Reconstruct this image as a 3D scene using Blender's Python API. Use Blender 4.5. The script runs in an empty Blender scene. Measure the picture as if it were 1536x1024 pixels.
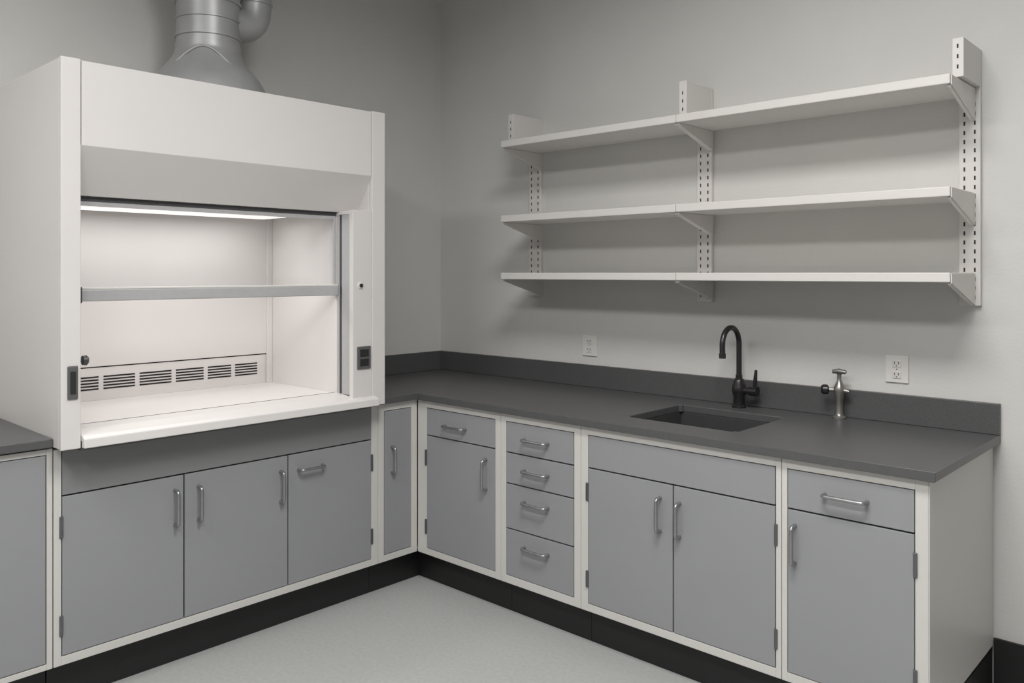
import bpy, bmesh, math
from mathutils import Vector, Matrix
scene=bpy.context.scene
scene.view_settings.view_transform='Standard'
scene.view_settings.look='None'

# ---------------------------------------------------------------- materials
def lin(c):
    return tuple(((v/255)/12.92 if v/255<=0.04045 else (((v/255)+0.055)/1.055)**2.4) for v in c)+(1.0,)
def mat(name,rgb,rough=0.5,metal=0.0,var=0.0,vscale=30,bump=0.0,bscale=200,emit=None,estr=0,spec=0.5,stretch=None):
    m=bpy.data.materials.new(name); m.use_nodes=True
    nt=m.node_tree; b=nt.nodes["Principled BSDF"]
    b.inputs["Roughness"].default_value=rough; b.inputs["Metallic"].default_value=metal
    b.inputs["Specular IOR Level"].default_value=spec
    col=lin(rgb); b.inputs["Base Color"].default_value=col
    tc=nt.nodes.new("ShaderNodeTexCoord")
    if var>0:
        n=nt.nodes.new("ShaderNodeTexNoise"); n.inputs["Scale"].default_value=vscale; n.inputs["Detail"].default_value=5
        r=nt.nodes.new("ShaderNodeValToRGB")
        r.color_ramp.elements[0].position=0.3; r.color_ramp.elements[1].position=0.7
        r.color_ramp.elements[0].color=tuple(c*(1-var) for c in col[:3])+(1,)
        r.color_ramp.elements[1].color=tuple(min(1,c*(1+var)) for c in col[:3])+(1,)
        if stretch:
            mp=nt.nodes.new("ShaderNodeMapping"); mp.inputs["Scale"].default_value=stretch
            nt.links.new(tc.outputs["Object"],mp.inputs[0]); nt.links.new(mp.outputs[0],n.inputs["Vector"])
        else: nt.links.new(tc.outputs["Object"],n.inputs["Vector"])
        nt.links.new(n.outputs["Fac"],r.inputs[0]); nt.links.new(r.outputs[0],b.inputs["Base Color"])
    if bump>0:
        n=nt.nodes.new("ShaderNodeTexNoise"); n.inputs["Scale"].default_value=bscale; n.inputs["Detail"].default_value=3
        nt.links.new(tc.outputs["Object"],n.inputs["Vector"])
        bp=nt.nodes.new("ShaderNodeBump"); bp.inputs["Strength"].default_value=bump; bp.inputs["Distance"].default_value=0.002
        nt.links.new(n.outputs["Fac"],bp.inputs["Height"]); nt.links.new(bp.outputs[0],b.inputs["Normal"])
    if emit:
        b.inputs["Emission Color"].default_value=lin(emit); b.inputs["Emission Strength"].default_value=estr
    return m
M_wall=mat("painted_wall",(204,203,200),0.85,var=0.02,vscale=3,bump=0.4,bscale=90)
M_wall2=mat("wall_bounce_dark",(140,139,137),0.85,var=0.02,vscale=3,bump=0.3,bscale=90)  # for the unseen walls, colour darkened to cut bounce light
M_ceil=mat("ceiling_paint",(190,190,189),0.9,var=0.01,vscale=5)
M_floor=mat("vinyl_floor",(172,173,172),0.42,var=0.06,vscale=60,bump=0.05,bscale=80,spec=0.35)
M_black=mat("black_rubber",(27,27,28),0.5,var=0.05,vscale=20)
M_cream=mat("cream_enamel",(202,200,196),0.4,var=0.01,vscale=5)
M_door=mat("grey_enamel",(143,144,147),0.42,var=0.015,vscale=4)
M_apron=mat("grey_enamel_apron",(128,129,130),0.45,var=0.015,vscale=4)
M_dark=mat("gap_dark",(32,32,33),0.7,var=0.05)
M_metal=mat("brushed_steel",(160,160,161),0.33,0.85,var=0.06,vscale=60)
M_hinge=mat("hinge_steel",(120,120,122),0.4,0.9,var=0.05)
M_counter=mat("epoxy_resin",(82,82,83),0.36,var=0.14,vscale=260,bump=0.04,bscale=300)
M_sink=mat("sink_resin",(66,66,67),0.3,var=0.05,vscale=100)
M_shelf=mat("shelf_enamel",(212,209,206),0.45,var=0.01,vscale=5)
M_hood=mat("hood_enamel",(212,209,207),0.35,var=0.01,vscale=4)
M_liner=mat("hood_liner",(217,213,211),0.45,var=0.01,vscale=4)
M_alu=mat("sash_aluminium",(176,176,177),0.38,0.1,var=0.03,vscale=40)
M_track=mat("sash_track_dark",(72,72,74),0.45,0.2,var=0.05)
M_duct=mat("galvanised_duct",(166,167,168),0.42,0.35,var=0.08,vscale=9)
M_faucet=mat("gunmetal",(66,65,66),0.3,0.75,var=0.05)
M_tap=mat("nickel_tap",(150,148,144),0.35,0.8,var=0.05)
M_plate=mat("outlet_plastic",(216,214,210),0.4,var=0.01)
M_grey=mat("grey_plastic",(88,88,89),0.45,var=0.03)
M_lens=mat("lamp_lens",(255,250,245),0.4,emit=(255,252,248),estr=4.0,var=0.001)
M_lens2=mat("hood_lamp_lens",(245,242,240),0.4,emit=(255,250,247),estr=0.7,var=0.001)
def glass():
    m=bpy.data.materials.new("sash_glass"); m.use_nodes=True; nt=m.node_tree; nt.nodes.clear()
    o=nt.nodes.new("ShaderNodeOutputMaterial"); t=nt.nodes.new("ShaderNodeBsdfTransparent"); g=nt.nodes.new("ShaderNodeBsdfGlossy")
    t.inputs[0].default_value=(0.95,0.96,0.96,1); g.inputs["Roughness"].default_value=0.05
    x=nt.nodes.new("ShaderNodeMixShader"); x.inputs[0].default_value=0.04
    nt.links.new(t.outputs[0],x.inputs[1]); nt.links.new(g.outputs[0],x.inputs[2]); nt.links.new(x.outputs[0],o.inputs[0])
    return m
M_glass=glass()

# ---------------------------------------------------------------- builder
class Obj:
    def __init__(s,name):
        s.e=bpy.data.objects.new(name,None); scene.collection.objects.link(s.e); s.e.empty_display_size=0.1
        s.parts={}
    def _bm(s,part,m,bev,smooth):
        if part not in s.parts: s.parts[part]=[bmesh.new(),m,bev,smooth]
        return s.parts[part][0]
    def box(s,part,m,x0,x1,y0,y1,z0,z1,bev=0.0015):
        bm=s._bm(part,m,bev,False)
        vs=[bm.verts.new((x,y,z)) for x in (x0,x1) for y in (y0,y1) for z in (z0,z1)]
        for f in ((0,1,3,2),(4,6,7,5),(0,4,5,1),(2,3,7,6),(0,2,6,4),(1,5,7,3)):
            bm.faces.new([vs[i] for i in f])
    def prism(s,part,m,poly,vec,bev=0.0015):
        bm=s._bm(part,m,bev,False); v=Vector(vec)
        a=[bm.verts.new(p) for p in poly]; b=[bm.verts.new(Vector(p)+v) for p in poly]
        n=len(poly); bm.faces.new(a); bm.faces.new(b[::-1])
        for i in range(n): bm.faces.new((a[i],b[i],b[(i+1)%n],a[(i+1)%n]))
    def tube(s,part,m,pts,r,seg=14,caps=True):
        bm=s._bm(part,m,0,True); pts=[Vector(p) for p in pts]; n=len(pts)
        rs=r if isinstance(r,(list,tuple)) else [r]*n
        prevN=None; rings=[]
        for i,p in enumerate(pts):
            if i==0: t=pts[1]-p
            elif i==n-1: t=p-pts[i-1]
            else: t=(pts[i+1]-p).normalized()+(p-pts[i-1]).normalized()
            t.normalize()
            if prevN is None:
                a=Vector((0,0,1)) if abs(t.z)<0.9 else Vector((1,0,0))
                N=(a-t*a.dot(t)).normalized()
            else: N=(prevN-t*prevN.dot(t)).normalized()
            prevN=N; Bn=t.cross(N)
            rings.append([bm.verts.new(p+(N*math.cos(2*math.pi*k/seg)+Bn*math.sin(2*math.pi*k/seg))*rs[i]) for k in range(seg)])
        for i in range(n-1):
            for k in range(seg):
                bm.faces.new((rings[i][k],rings[i][(k+1)%seg],rings[i+1][(k+1)%seg],rings[i+1][k]))
        if caps: bm.faces.new(rings[0][::-1]); bm.faces.new(rings[-1])
    def lathe(s,part,m,c,prof,seg=28,axis='z'):
        bm=s._bm(part,m,0,True); c=Vector(c); rings=[]
        for r,h in prof:
            ring=[]
            for k in range(seg):
                a=2*math.pi*k/seg; u,v=math.cos(a)*r,math.sin(a)*r
                d={'z':(u,v,h),'x':(h,u,v),'y':(v,h,u)}[axis]
                ring.append(bm.verts.new(c+Vector(d)))
            rings.append(ring)
        for i in range(len(rings)-1):
            for k in range(seg):
                bm.faces.new((rings[i][k],rings[i][(k+1)%seg],rings[i+1][(k+1)%seg],rings[i+1][k]))
        bm.faces.new(rings[0][::-1]); bm.faces.new(rings[-1])
    def finish(s):
        for part,(bm,m,bev,smooth) in s.parts.items():
            bmesh.ops.recalc_face_normals(bm,faces=bm.faces)
            if smooth:
                for f in bm.faces: f.smooth=True
                for e in bm.edges:
                    if len(e.link_faces)==2 and e.calc_face_angle(0)>math.radians(38): e.smooth=False
            me=bpy.data.meshes.new(part); bm.to_mesh(me); bm.free(); me.materials.append(m)
            o=bpy.data.objects.new(part,me); scene.collection.objects.link(o); o.parent=s.e
            if bev>0:
                md=o.modifiers.new("bevel",'BEVEL'); md.width=bev; md.segments=2; md.limit_method='ANGLE'
        return s.e
def fillet(pts,r,n=6):
    pts=[Vector(p) for p in pts]; out=[pts[0]]
    for i in range(1,len(pts)-1):
        a=(pts[i-1]-pts[i]).normalized(); b=(pts[i+1]-pts[i]).normalized()
        p0=pts[i]+a*r; p1=pts[i]+b*r
        for k in range(n+1):
            t=k/n; out.append(p0*(1-t)**2+pts[i]*2*t*(1-t)+p1*t*t)
    out.append(pts[-1]); return out

# ---------------------------------------------------------------- room shell
RX,RY,RZ=5.2,-5.2,3.35
def shell(name,m,x0,x1,y0,y1,z0,z1):
    bm=bmesh.new()
    vs=[bm.verts.new((x,y,z)) for x in (x0,x1) for y in (y0,y1) for z in (z0,z1)]
    for f in ((0,1,3,2),(4,6,7,5),(0,4,5,1),(2,3,7,6),(0,2,6,4),(1,5,7,3)): bm.faces.new([vs[i] for i in f])
    bmesh.ops.recalc_face_normals(bm,faces=bm.faces)
    me=bpy.data.meshes.new(name); bm.to_mesh(me); bm.free(); me.materials.append(m)
    o=bpy.data.objects.new(name,me); scene.collection.objects.link(o); return o
shell("floor",M_floor,-0.1,RX+.1,RY-.1,0.1,-0.1,0)
shell("ceiling",M_ceil,-0.1,RX+.1,RY-.1,0.1,RZ,RZ+.1)
shell("wall_left",M_wall,-0.1,0,RY-.1,0.1,0,RZ)
shell("wall_back",M_wall,0,RX+.1,0,0.1,0,RZ)
shell("wall_right",M_wall2,RX,RX+.1,RY,0,0,RZ)
shell("wall_front",M_wall2,0,RX,RY-.1,RY,0,RZ)
shell("baseboard_back",M_black,2.935,RX,-0.012,0,0,0.19)
shell("baseboard_right",M_black,RX-.012,RX,RY,-0.012,0,0.15)

# ---------------------------------------------------------------- cabinets
LX=0.648; RYF=-0.735; G=0.0028; T=0.019
def fbox(o,ori,part,m,u0,u1,z0,z1,d0,d1,bev=0.0012):
    if ori=='L': o.box(part,m,LX+d0,LX+d1,u0,u1,z0,z1,bev)
    else: o.box(part,m,u0,u1,RYF-d1,RYF-d0,z0,z1,bev)
def P(ori,u,z,d):
    return (LX+d,u,z) if ori=='L' else (u,RYF-d,z)
def pull(o,ori,name,a,b):
    pts=fillet([P(ori,*a,-0.002),P(ori,*a,0.032),P(ori,*b,0.032),P(ori,*b,-0.002)],0.016,6)
    o.tube(name,M_metal,pts,0.0066,12)
def hinge(o,ori,u,z0,z1):
    fbox(o,ori,"hinges",M_hinge,u-0.006,u+0.006,z0,z1,0.0,0.006,0.002)
def carcass(o,ori,u0,u1,zt,toe=True,ends=(0,0)):
    depth=LX if ori=='L' else -RYF
    d=-(depth-0.002)
    fbox(o,ori,"carcass",M_cream,u0,u0+0.016,0.152,zt,d,-T)
    fbox(o,ori,"carcass",M_cream,u1-0.016,u1,0.152,zt,d,-T)
    fbox(o,ori,"carcass",M_cream,u0,u1,0.152,0.168,d,-T)
    fbox(o,ori,"carcass",M_cream,u0,u1,0.168,zt,d,d+0.01)
    fbox(o,ori,"toe_kick",M_black,u0,u1,0.0,0.152,d,-0.071,0)
def stile(o,ori,u0,u1,zt): fbox(o,ori,"face_frame",M_cream,u0,u1,0.152,zt,-T,0)
def rail(o,ori,u0,u1,z0,z1): fbox(o,ori,"face_frame",M_cream,u0,u1,z0,z1,-T,0)
def panel(o,ori,name,u0,u1,z0,z1,m=None):
    fbox(o,ori,name,m or M_door,u0+G,u1-G,z0+G,z1-G,-T,0.0008,0.0015)
    fbox(o,ori,"gap_backing",M_dark,u0-0.004,u1+0.004,z0-0.004,z1+0.004,-T-0.004,-T-0.001,0)
ZT=0.882; ZP=0.849; ZB=0.182; ZM=0.719

o=Obj("base_cabinet"); ori='L'
carcass(o,ori,-3.25,-2.344,0.895); stile(o,ori,-2.362,-2.344,0.895); stile(o,ori,-3.25,-3.225,0.895); stile(o,ori,-2.81,-2.785,0.895)
for a,b in ((-3.225,-2.81),(-2.785,-2.362)): 
    rail(o,ori,a,b,0.876,0.895); rail(o,ori,a,b,0.152,0.172)
panel(o,ori,"door",-2.785,-2.362,0.172,0.876); panel(o,ori,"door_2",-3.225,-2.81,0.172,0.876)
pull(o,ori,"pull_1",(-2.745,0.55),(-2.745,0.67)); pull(o,ori,"pull_2",(-2.85,0.55),(-2.85,0.67))
o.finish()
o=Obj("fume_hood_base_cabinet")
carcass(o,ori,-2.340,-0.972,0.888); stile(o,ori,-2.340,-2.316,0.888); stile(o,ori,-1.009,-0.972,0.888)
rail(o,ori,-2.316,-1.009,0.152,ZB)
panel(o,ori,"apron",-2.316,-1.009,0.728,0.888,M_apron)
panel(o,ori,"door_1",-2.316,-1.887,ZB,0.728); panel(o,ori,"door_2",-1.887,-1.441,ZB,0.728); panel(o,ori,"door_3",-1.441,-1.009,ZB,0.728)
pull(o,ori,"pull_1",(-1.923,0.543),(-1.923,0.673)); pull(o,ori,"pull_2",(-1.832,0.543),(-1.832,0.671))
pull(o,ori,"pull_3",(-1.478,0.540),(-1.478,0.665)); pull(o,ori,"pull_4",(-1.393,0.658),(-1.275,0.658))
for u in (-2.317,-1.008):
    hinge(o,ori,u,0.585,0.66); hinge(o,ori,u,0.252,0.322)
o.finish()
o=Obj("corner_base_cabinet")
o.box("carcass",M_cream,0.002,LX-T,-0.970,-0.954,0.152,ZT); o.box("carcass",M_cream,0.002,LX-T,-0.954,-0.002,0.152,0.168)
o.box("toe_kick",M_black,0.002,LX-0.071,-0.970,-0.002,0,0.152,bev=0)
o.box("toe_kick",M_black,LX-0.071,0.651,RYF+0.071,-0.002,0,0.1515,bev=0)
stile(o,ori,-0.970,-0.937,ZT); stile(o,ori,-0.773,-0.737,ZT); rail(o,ori,-0.937,-0.773,0.152,ZB); rail(o,ori,-0.937,-0.773,ZP,ZT)
panel(o,ori,"door",-0.937,-0.773,ZB,ZP); pull(o,ori,"pull",(-0.894,0.559),(-0.894,0.677))
o.finish()
ori='R'
o=Obj("base_cabinet")
carcass(o,ori,0.652,1.2015,ZT); stile(o,ori,0.652,0.715,ZT); stile(o,ori,1.170,1.2015,ZT)
rail(o,ori,0.715,1.170,ZP,ZT); rail(o,ori,0.715,1.170,0.152,ZB)
panel(o,ori,"drawer",0.715,1.170,ZM,ZP); panel(o,ori,"door",0.715,1.170,ZB,ZM)
pull(o,ori,"drawer_pull",(0.850,0.780),(0.985,0.780)); pull(o,ori,"door_pull",(1.117,0.534),(1.117,0.664))
hinge(o,ori,0.713,0.575,0.65); hinge(o,ori,0.713,0.25,0.32)
o.finish()
o=Obj("drawer_base_cabinet")
carcass(o,ori,1.2035,1.6435,ZT); stile(o,ori,1.2035,1.234,ZT); stile(o,ori,1.610,1.6435,ZT)
rail(o,ori,1.234,1.610,ZP,ZT); rail(o,ori,1.234,1.610,0.152,0.186)
zs=[0.186,0.389,0.583,0.716,ZP]
for i in range(4):
    panel(o,ori,"drawer_%d"%(4-i),1.234,1.610,zs[i],zs[i+1])
for i,z in enumerate((0.784,0.652,0.519,0.327)): pull(o,ori,"pull_%d"%(i+1),(1.346,z),(1.476,z))
o.finish()
o=Obj("sink_base_cabinet")
carcass(o,ori,1.6455,2.4805,ZT); stile(o,ori,1.6455,1.680,ZT); stile(o,ori,2.462,2.4805,ZT)
rail(o,ori,1.680,2.462,ZP,ZT); rail(o,ori,1.680,2.462,0.152,ZB)
panel(o,ori,"false_front",1.680,2.462,ZM,ZP); panel(o,ori,"door_1",1.680,2.070,ZB,ZM); panel(o,ori,"door_2",2.070,2.462,ZB,ZM)
pull(o,ori,"pull_1",(2.016,0.541),(2.016,0.663)); pull(o,ori,"pull_2",(2.098,0.537),(2.098,0.658))
for u in (1.678,2.463):
    hinge(o,ori,u,0.588,0.66); hinge(o,ori,u,0.247,0.313)
o.finish()
o=Obj("base_cabinet")
carcass(o,ori,2.4825,2.930,ZT); stile(o,ori,2.4825,2.501,ZT); stile(o,ori,2.894,2.930,ZT)
rail(o,ori,2.501,2.894,ZP,ZT); rail(o,ori,2.501,2.894,0.152,ZB)
panel(o,ori,"drawer",2.501,2.894,ZM,ZP); panel(o,ori,"door",2.501,2.894,ZB,ZM)
pull(o,ori,"drawer_pull",(2.626,0.787),(2.757,0.787)); pull(o,ori,"door_pull",(2.528,0.546),(2.528,0.668))
hinge(o,ori,2.895,0.591,0.665); hinge(o,ori,2.895,0.25,0.32)
o.box("end_panel",M_cream,2.9302,2.934,RYF,-0.014,0.165,ZT)
o.finish()

# ---------------------------------------------------------------- countertop
def poly_slab(bm,poly,z0,z1):
    a=[bm.verts.new((x,y,z0)) for x,y in poly]; b=[bm.verts.new((x,y,z1)) for x,y in poly]; n=len(poly)
    bm.faces.new(a[::-1]); bm.faces.new(b)
    for i in range(n): bm.faces.new((a[i],a[(i+1)%n],b[(i+1)%n],b[i]))
ct=bpy.data.objects.new("countertop",None); scene.collection.objects.link(ct)
bm=bmesh.new(); poly_slab(bm,[(0.001,-0.001),(0.001,-1.001),(0.673,-1.001),(0.673,-0.760),(2.956,-0.760),(2.956,-0.001)],0.884,0.914)
bmesh.ops.recalc_face_normals(bm,faces=bm.faces)
me=bpy.data.meshes.new("slab"); bm.to_mesh(me); bm.free(); me.materials.append(M_counter)
slab=bpy.data.objects.new("slab",me); scene.collection.objects.link(slab)
SX0,SX1,SY0,SY1=1.767,2.245,-0.597,-0.188
bm=bmesh.new(); poly_slab(bm,[(SX0,SY0),(SX1,SY0),(SX1,SY1),(SX0,SY1)],0.8,1.0)
bmesh.ops.recalc_face_normals(bm,faces=bm.faces)
bmesh.ops.bevel(bm,geom=[e for e in bm.edges if abs(e.verts[0].co.z-e.verts[1].co.z)>0.1],offset=0.015,segments=4,affect='EDGES')
me=bpy.data.meshes.new("cut"); bm.to_mesh(me); bm.free()
cut=bpy.data.objects.new("cut",me); scene.collection.objects.link(cut)
md=slab.modifiers.new("b",'BOOLEAN'); md.object=cut; md.operation='DIFFERENCE'; md.solver='EXACT'
bpy.context.view_layer.update()
dg=bpy.context.evaluated_depsgraph_get(); nm=bpy.data.meshes.new_from_object(slab.evaluated_get(dg))
slab.modifiers.clear(); slab.data=nm; bpy.data.objects.remove(cut)
md=slab.modifiers.new("bevel",'BEVEL'); md.width=0.003; md.segments=2; md.limit_method='ANGLE'
slab.parent=ct
class Sub(Obj):
    def __init__(s,e): s.e=e; s.parts={}
b=Sub(ct)
b.box("backsplash_back",M_counter,0.021,2.956,-0.021,-0.001,0.9145,1.0246,0.002)
b.box("backsplash_side",M_counter,0.001,0.0205,-1.001,-0.001,0.9145,1.0246,0.002)
b.finish()
o=Obj("side_countertop")
o.box("slab",M_counter,0.001,0.673,-3.27,-2.350,0.903,0.933,0.003); o.finish()

# sink
o=Obj("sink")
w=0.010; zb0=0.735; zr=0.8835
o.box("basin",M_sink,SX0-w,SX0,SY0-w,SY1+w,zb0,zr); o.box("basin",M_sink,SX1,SX1+w,SY0-w,SY1+w,zb0,zr)
o.box("basin",M_sink,SX0,SX1,SY0-w,SY0,zb0,zr); o.box("basin",M_sink,SX0,SX1,SY1,SY1+w,zb0,zr)
o.box("basin",M_sink,SX0-w,SX1+w,SY0-w,SY1+w,zb0-0.01,zb0)
o.lathe("drain",M_metal,(2.006,-0.39,zb0+0.0003),[(0.045,0),(0.045,0.003),(0.032,0.003),(0.03,0.001)])
o.finish()

# faucet
o=Obj("gooseneck_faucet"); fx,fy=1.991,-0.088; z0=0.9145
o.lathe("body",M_faucet,(fx,fy,z0),[(0.029,0),(0.029,0.008),(0.024,0.012),(0.023,0.05),(0.028,0.058),(0.030,0.075),(0.029,0.09),(0.024,0.102),(0.024,0.115),(0.019,0.122),(0.014,0.126),(0.014,0.14)])
R=0.072; zc=1.267-R-0.012+0.003
pts=[(fx,fy,z0+0.13),(fx,fy,zc-0.08)]
for k in range(0,17):
    a=math.pi*k/16*1.03; pts.append((fx,fy-R+R*math.cos(a),zc+R*math.sin(a)))
last=pts[-1]; pts.append((last[0],last[1]+0.001,last[2]-0.03))
o.tube("spout",M_faucet,pts,0.0115,18)
o.tube("aerator",M_faucet,[(last[0],last[1]+0.001,last[2]-0.025),(last[0],last[1]+0.001,last[2]-0.045)],0.0145,18)
o.tube("valve",M_faucet,[(fx+0.015,fy,z0+0.075),(fx+0.05,fy,z0+0.075),(fx+0.052,fy,z0+0.075),(fx+0.085,fy,z0+0.075)],[0.016,0.016,0.021,0.021],18)
o.tube("lever",M_faucet,[(fx+0.072,fy,z0+0.09),(fx+0.074,fy,z0+0.12),(fx+0.078,fy,z0+0.165)],[0.007,0.0085,0.006],12)
o.finish()
# gas tap
o=Obj("gas_tap"); gx,gy=2.408,-0.062
o.lathe("stem",M_tap,(gx,gy,z0),[(0.026,0),(0.026,0.006),(0.018,0.012),(0.015,0.02),(0.014,0.07),(0.017,0.078),(0.019,0.095),(0.022,0.105),(0.022,0.122),(0.017,0.130),(0.013,0.140),(0.009,0.148),(0.008,0.170),(0.011,0.176)])
o.tube("top_lever",M_tap,[(gx-0.026,gy,z0+0.183),(gx,gy,z0+0.186),(gx+0.026,gy,z0+0.183)],[0.008,0.011,0.008],12)
o.tube("outlet",M_tap,[(gx+0.01,gy,z0+0.112),(gx+0.04,gy,z0+0.108)],[0.01,0.007],12)
o.tube("side_stem",M_tap,[(gx-0.01,gy-0.005,z0+0.112),(gx-0.045,gy-0.02,z0+0.112)],0.008,12)
o.tube("side_knob",M_faucet,[(gx-0.036,gy-0.016,z0+0.112),(gx-0.04,gy-0.018,z0+0.112),(gx-0.056,gy-0.025,z0+0.112),(gx-0.062,gy-0.028,z0+0.112)],[0.014,0.020,0.020,0.013],16)
o.finish()

# outlets
def outlet(x0,x1,zc):
    o=Obj("wall_outlet"); xc=(x0+x1)/2; h=0.052
    o.box("cover_plate",M_plate,x0,x1,-0.007,-0.0005,zc-h,zc+h,0.003)
    for dz in (0.021,-0.021):
        o.box("socket",M_hood,xc-0.017,xc+0.017,-0.0095,-0.0065,zc+dz-0.014,zc+dz+0.014,0.002)
        for dx in (-0.007,0.007): o.box("slots",M_dark,xc+dx-0.0013,xc+dx+0.0013,-0.0099,-0.009,zc+dz-0.002,zc+dz+0.008,0)
        o.box("slots",M_dark,xc-0.002,xc+0.002,-0.0099,-0.009,zc+dz-0.010,zc+dz-0.006,0)
    o.box("slots",M_dark,xc-0.002,xc+0.002,-0.0078,-0.006,zc-0.002,zc+0.002,0)
    o.finish()
outlet(1.080,1.170,1.120); outlet(2.563,2.648,1.119)

# ---------------------------------------------------------------- shelves
o=Obj("wall_shelf_unit")
stds=[(0.730,0.812,1.365,2.301),(1.750,1.823,1.357,2.312),(2.826,2.896,1.370,2.288)]
FR=-0.316
for i,(x0,x1,zb,zt) in enumerate(stds):
    n="upright_%d"%(i+1)
    o.box(n,M_shelf,x0,x1,-0.022,-0.0005,zb,zt,0.002)
    o.box("end_fin_%d"%(i+1),M_shelf,x1-0.036,x1,-0.235,-0.022,2.1545,zt,0.002)
    z=zb+0.03
    while z<2.10:
        for xs in (x0+0.018,x1-0.018): o.box("upright_slots",M_dark,xs-0.0028,xs+0.0028,-0.0226,-0.021,z-0.0075,z+0.0075,0)
        z+=0.033
    for z in (2.19,2.225,2.26): 
        o.box("fin_slots",M_dark,x1-0.021,x1-0.016,-0.2356,-0.234,z-0.007,z+0.007,0)
levels=[2.1535,1.777,1.489]
for j,z in enumerate(levels):
    for k,(a,b_) in enumerate(((0.800,1.8185),(1.8205,2.875))):
        o.box("shelf_%d_%d"%(j+1,k+1),M_shelf,a,b_,FR,-0.0225,z-0.033,z,0.003)
    zl=z-0.0335
    for i,xc in enumerate((0.806,1.818,2.869)):
        w2=0.006 if i!=1 else 0.012
        poly=[(xc-w2,-0.0225,zl),(xc-w2,-0.300,zl),(xc-w2,-0.300,zl-0.008),(xc-w2,-0.0225,zl-0.085)]
        o.prism("bracket_%d_%d"%(j+1,i+1),M_shelf,poly,(2*w2,0,0),0.0015)
    poly=[(2.876,-0.0225,z-0.004),(2.876,-0.312,z-0.004),(2.876,-0.312,z-0.036),(2.876,-0.0225,z-0.118)]
    o.prism("cheek_%d"%(j+1),M_shelf,poly,(0.004,0,0),0.001)
o.finish()

# ---------------------------------------------------------------- fume hood
o=Obj("fume_hood")
HF=0.74; YL=-2.348; YR=-1.003; YIL=-2.285; YIR=-1.176; ZH=0.902; ZTOP=2.205; ZW=0.955; XB=0.07; XS=0.61; YP=-1.076
o.box("side_panel_left",M_hood,0.001,HF-0.022,YL,YL+0.02,ZH,ZTOP-0.003,0.002)
o.box("side_liner_left",M_liner,0.001,HF-0.022,YIL-0.012,YIL,ZW-0.04,ZTOP-0.02,0.001)
o.box("post_left",M_hood,HF-0.018,HF,YL,YIL-0.001,ZH-0.002,ZTOP,0.0025)
o.box("post_right",M_hood,HF-0.018,HF,YP+0.001,YR,ZH-0.002,ZTOP,0.0025)
o.box("side_panel_right",M_hood,0.001,HF-0.022,YR-0.02,YR,0.9155,ZTOP-0.003,0.002)
o.box("top_panel",M_hood,0.001,HF-0.02,YL+0.021,YR-0.021,ZTOP-0.02,ZTOP-0.004,0.001)
o.box("fascia",M_hood,HF-0.02,HF-0.002,YIL+0.0015,YP-0.0015,1.917,ZTOP-0.004,0.001)
o.prism("slanted_fascia",M_hood,[(HF-0.002,YIL,1.917),(0.632,YIL,1.757),(0.618,YIL,1.757),(0.618,YIL,1.775),(HF-0.02,YIL,1.93)],(0,YP-YIL,0),0.001)
o.box("return_cheek",M_hood,0.60,HF-0.02,YP,YP+0.012,1.70,1.95,0.001)
# right pillar
o.box("pillar_right",M_hood,HF-0.03,HF-0.003,YIR,YP,0.935,1.762,0.002)
o.box("pillar_cap",M_hood,0.60,HF-0.03,YIR+0.002,YP,1.745,1.760,0.001)
o.box("track_right",M_alu,0.655,HF-0.031,YIR,YIR+0.02,0.955,1.744,0.001)
o.box("track_right_dark",M_track,0.635,0.654,YIR+0.004,YIR+0.02,0.955,1.744,0.001)
o.box("track_right_rear",M_alu,0.620,0.634,YIR,YIR+0.02,0.955,1.744,0.001)
o.box("track_left",M_track,0.600,0.655,YIL+0.0005,YIL+0.02,0.955,1.756,0.001)
# interior
o.box("liner_right",M_liner,XB,0.619,YIR,YIR+0.012,ZW-0.02,1.775,0)
o.box("corner_trim",M_liner,XB,XB+0.012,YIR-0.028,YIR-0.0005,ZW,1.755,0.002)
o.box("baffle_back",M_liner,XB-0.02,XB,YIL,YIR,1.097,1.775,0.002)
o.box("baffle_gap",M_dark,XB-0.02,XB-0.008,YIL,YIR,1.091,1.097,0)
o.box("baffle_lower",M_liner,XB-0.022,XB-0.004,YIL,YIR,ZW,1.092,0.001)
o.box("liner_top",M_liner,XB,0.617,YIL,YIR+0.01,1.757,1.772,0)
o.box("work_surface",M_liner,XB-0.02,0.60,YIL,YIR,ZW-0.03,ZW,0.001)
groups=[(-2.26,-2.13),(-2.11,-1.98),(-1.96,-1.83),(-1.81,-1.67),(-1.65,-1.52),(-1.50,-1.385),(-1.365,-1.25)]
for a,b_ in groups:
    for z in (1.000,1.0125,1.025,1.0375,1.050): o.box("louvre_slots",M_dark,XB-0.0045,XB-0.0030,a,b_,z,z+0.0065,0)
o.box("lamp_housing",M_liner,0.20,0.42,-2.26,-1.285,1.742,1.757,0.002)
o.box("lamp_lens",M_lens2,0.215,0.405,-2.25,-1.30,1.737,1.742,0.001)
o.prism("sill",M_hood,[(0.602,YIL+0.001,0.957),(0.68,YIL+0.001,0.953),(0.748,YIL+0.001,0.941),(0.765,YIL+0.001,0.932),(0.768,YIL+0.001,0.902),(0.742,YIL+0.001,0.900),(0.742,YIL+0.001,0.922),(0.602,YIL+0.001,0.935)],(0,YP+0.02-YIL,0),0.003)
o.box("sill_joint",M_grey,0.5985,0.6025,YIL+0.021,YIR,0.953,0.9575,0)
o.box("sub_base",M_grey,0.02,0.735,YIL,YP,0.890,0.921,0.001)
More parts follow.
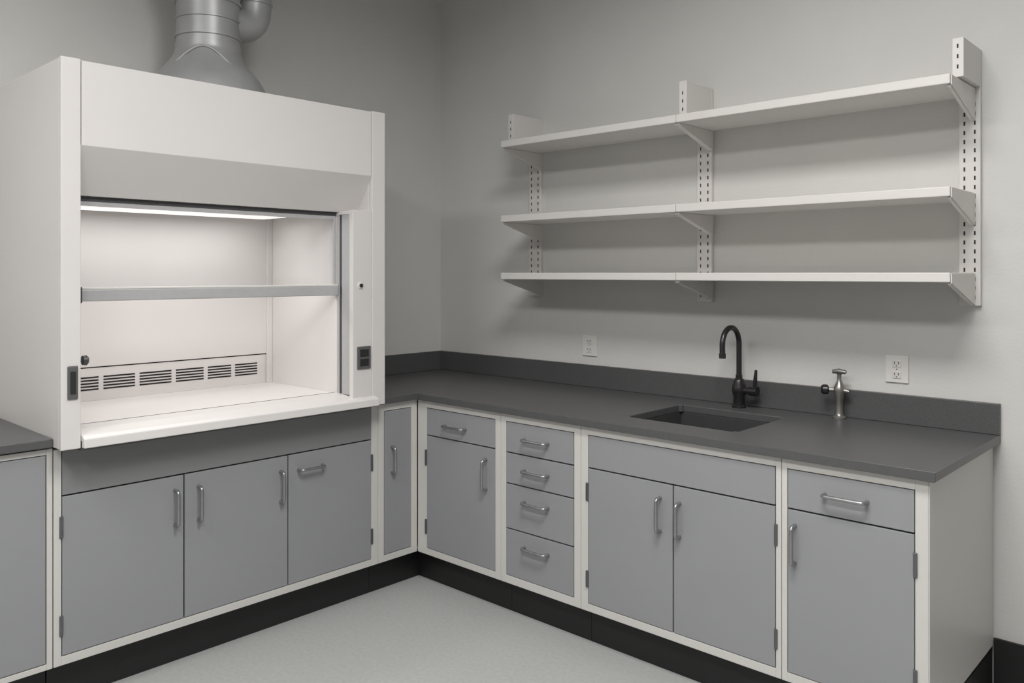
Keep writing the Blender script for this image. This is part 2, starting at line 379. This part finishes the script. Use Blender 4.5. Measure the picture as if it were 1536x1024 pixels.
# sash
o.box("sash_top_rail",M_track,0.600,0.616,YIL+0.021,YIR-0.001,1.741,1.756,0.001)
o.box("sash_inner_rail",M_alu,0.602,0.612,YIL+0.03,YIR-0.004,1.724,1.740,0.001)
o.box("sash_handle",M_alu,0.596,0.634,YIL+0.021,YIR-0.001,1.388,1.430,0.004)
o.box("sash_handle_lip",M_plate,0.604,0.630,YIL+0.021,YIR-0.001,1.4305,1.437,0.001)
o.box("sash_stile",M_alu,0.604,0.614,YIL+0.021,YIL+0.032,1.438,1.738,0.001)
o.box("sash_stile",M_alu,0.604,0.614,YIR-0.012,YIR-0.001,1.438,1.738,0.001)
o.box("glass_upper",M_glass,0.607,0.610,YIL+0.03,YIR-0.01,1.438,1.728,0)
# controls
o.box("switch_left",M_grey,HF,HF+0.006,-2.329,-2.296,1.067,1.178,0.003)
o.box("switch_left_rocker",M_dark,HF+0.006,HF+0.009,-2.321,-2.304,1.085,1.160,0.002)
o.box("socket_right",M_grey,HF-0.003,HF+0.004,-1.156,-1.084,1.067,1.166,0.003)
o.box("socket_right_face",M_dark,HF+0.004,HF+0.006,-1.143,-1.097,1.080,1.112,0.002)
o.box("socket_right_face",M_dark,HF+0.004,HF+0.006,-1.143,-1.097,1.121,1.153,0.002)
o.lathe("button",M_plate,(HF-0.003,-1.137,1.433),[(0.015,0),(0.015,0.004),(0.012,0.005)],axis='x')
o.lathe("button_centre",M_dark,(HF+0.002,-1.137,1.433),[(0.008,0),(0.008,0.005),(0.006,0.006)],axis='x')
o.lathe("valve_knob",M_track,(0.70,YIL+0.0,1.19),[(0.006,0),(0.006,0.015),(0.016,0.018),(0.018,0.03),(0.012,0.036)],axis='y')
o.box("sash_catch",M_track,0.64,0.70,YIL+0.0005,YIL+0.018,1.385,1.44,0.002)
o.finish()

# ---------------------------------------------------------------- duct
o=Obj("exhaust_duct"); dx,dy=0.30,-1.615
o.lathe("flared_collar",M_duct,(dx,dy,2.2015),[(0.27,0),(0.27,0.01),(0.262,0.012),(0.24,0.07),(0.215,0.115),(0.18,0.155),(0.150,0.195),(0.137,0.225),(0.134,0.24),(0.134,0.26)],seg=48)
for sgn in (-1,1):
    pts=[]
    for k in range(13):
        a=k/12; h=0.02+0.21*math.sin(a*math.pi/2)
        r=0.27-(0.27-0.136)*(h/0.23)**0.8+0.002
        th=math.radians(-35+sgn*(70*(1-a)))
        pts.append((dx+r*math.cos(th),dy+r*math.sin(th),2.2015+h))
    o.tube("collar_seams",M_duct,pts,0.005,8)
prof=[(0.130,0.25),(0.130,0.285),(0.136,0.287),(0.136,0.297),(0.130,0.299),(0.130,0.36),(0.135,0.362),(0.135,0.370),(0.130,0.372),(0.130,0.435),(0.137,0.437),(0.137,0.447),(0.130,0.449),(0.131,0.47),(0.150,0.52),(0.165,0.56),(0.165,1.147)]
o.lathe("riser",M_duct,(dx,dy,2.2015),prof,seg=48)
pts=fillet([(dx+0.02,dy+0.08,2.575),(dx+0.02,dy+0.205,2.575),(dx+0.02,dy+0.205,3.346)],0.10,10)
o.tube("branch_elbow",M_duct,pts,0.075,32)
for zz in (2.68,2.95): o.lathe("branch_rings",M_duct,(dx+0.02,dy+0.205,zz),[(0.075,0),(0.080,0.002),(0.080,0.012),(0.075,0.014)],seg=32)
o.finish()

# ---------------------------------------------------------------- lamps in ceiling
def ceiling_lamp(x,y,sx,sy,power):
    o=Obj("ceiling_light_panel")
    z=RZ-0.001
    o.box("lamp_frame",M_cream,x-sx/2-.03,x+sx/2+.03,y-sy/2-.03,y-sy/2,z-.03,z); o.box("lamp_frame",M_cream,x-sx/2-.03,x+sx/2+.03,y+sy/2,y+sy/2+.03,z-.03,z)
    o.box("lamp_frame",M_cream,x-sx/2-.03,x-sx/2,y-sy/2,y+sy/2,z-.03,z); o.box("lamp_frame",M_cream,x+sx/2,x+sx/2+.03,y-sy/2,y+sy/2,z-.03,z)
    o.box("lens",M_lens,x-sx/2,x+sx/2,y-sy/2,y+sy/2,z-.02,z,0)
    e=o.finish()
    l=bpy.data.lights.new("lamp","AREA"); l.shape='RECTANGLE'; l.size=sx; l.size_y=sy; l.energy=power; l.color=(1,0.990,0.975)
    l.spread=math.radians(168)
    lo=bpy.data.objects.new("lamp",l); lo.location=(x,y,z-0.035); scene.collection.objects.link(lo); lo.parent=e
ceiling_lamp(2.9,-2.1,1.2,0.6,60)
ceiling_lamp(3.7,-3.9,1.2,0.6,58)
ceiling_lamp(1.6,-4.0,1.2,0.6,40)
l=bpy.data.lights.new("hood_lamp","AREA"); l.shape='RECTANGLE'; l.size=0.17; l.size_y=0.9; l.energy=2.8; l.color=(1,0.978,0.965)
lo=bpy.data.objects.new("hood_lamp",l); lo.location=(0.31,-1.775,1.733); scene.collection.objects.link(lo); lo.parent=bpy.data.objects["fume_hood"]

w=bpy.data.worlds.new("World"); scene.world=w; w.use_nodes=True
w.node_tree.nodes["Background"].inputs[0].default_value=(0.5,0.5,0.5,1); w.node_tree.nodes["Background"].inputs[1].default_value=0.3

# ---------------------------------------------------------------- camera
c=bpy.data.cameras.new("camera"); c.sensor_width=36; c.lens=36*1235.92/1536; c.shift_y=-102.58/1536; c.clip_start=0.05
co=bpy.data.objects.new("camera",c); co.location=(3.6814,-3.3197,1.4872); co.rotation_euler=(math.pi/2,0,math.radians(43.0169))
scene.collection.objects.link(co); scene.camera=co
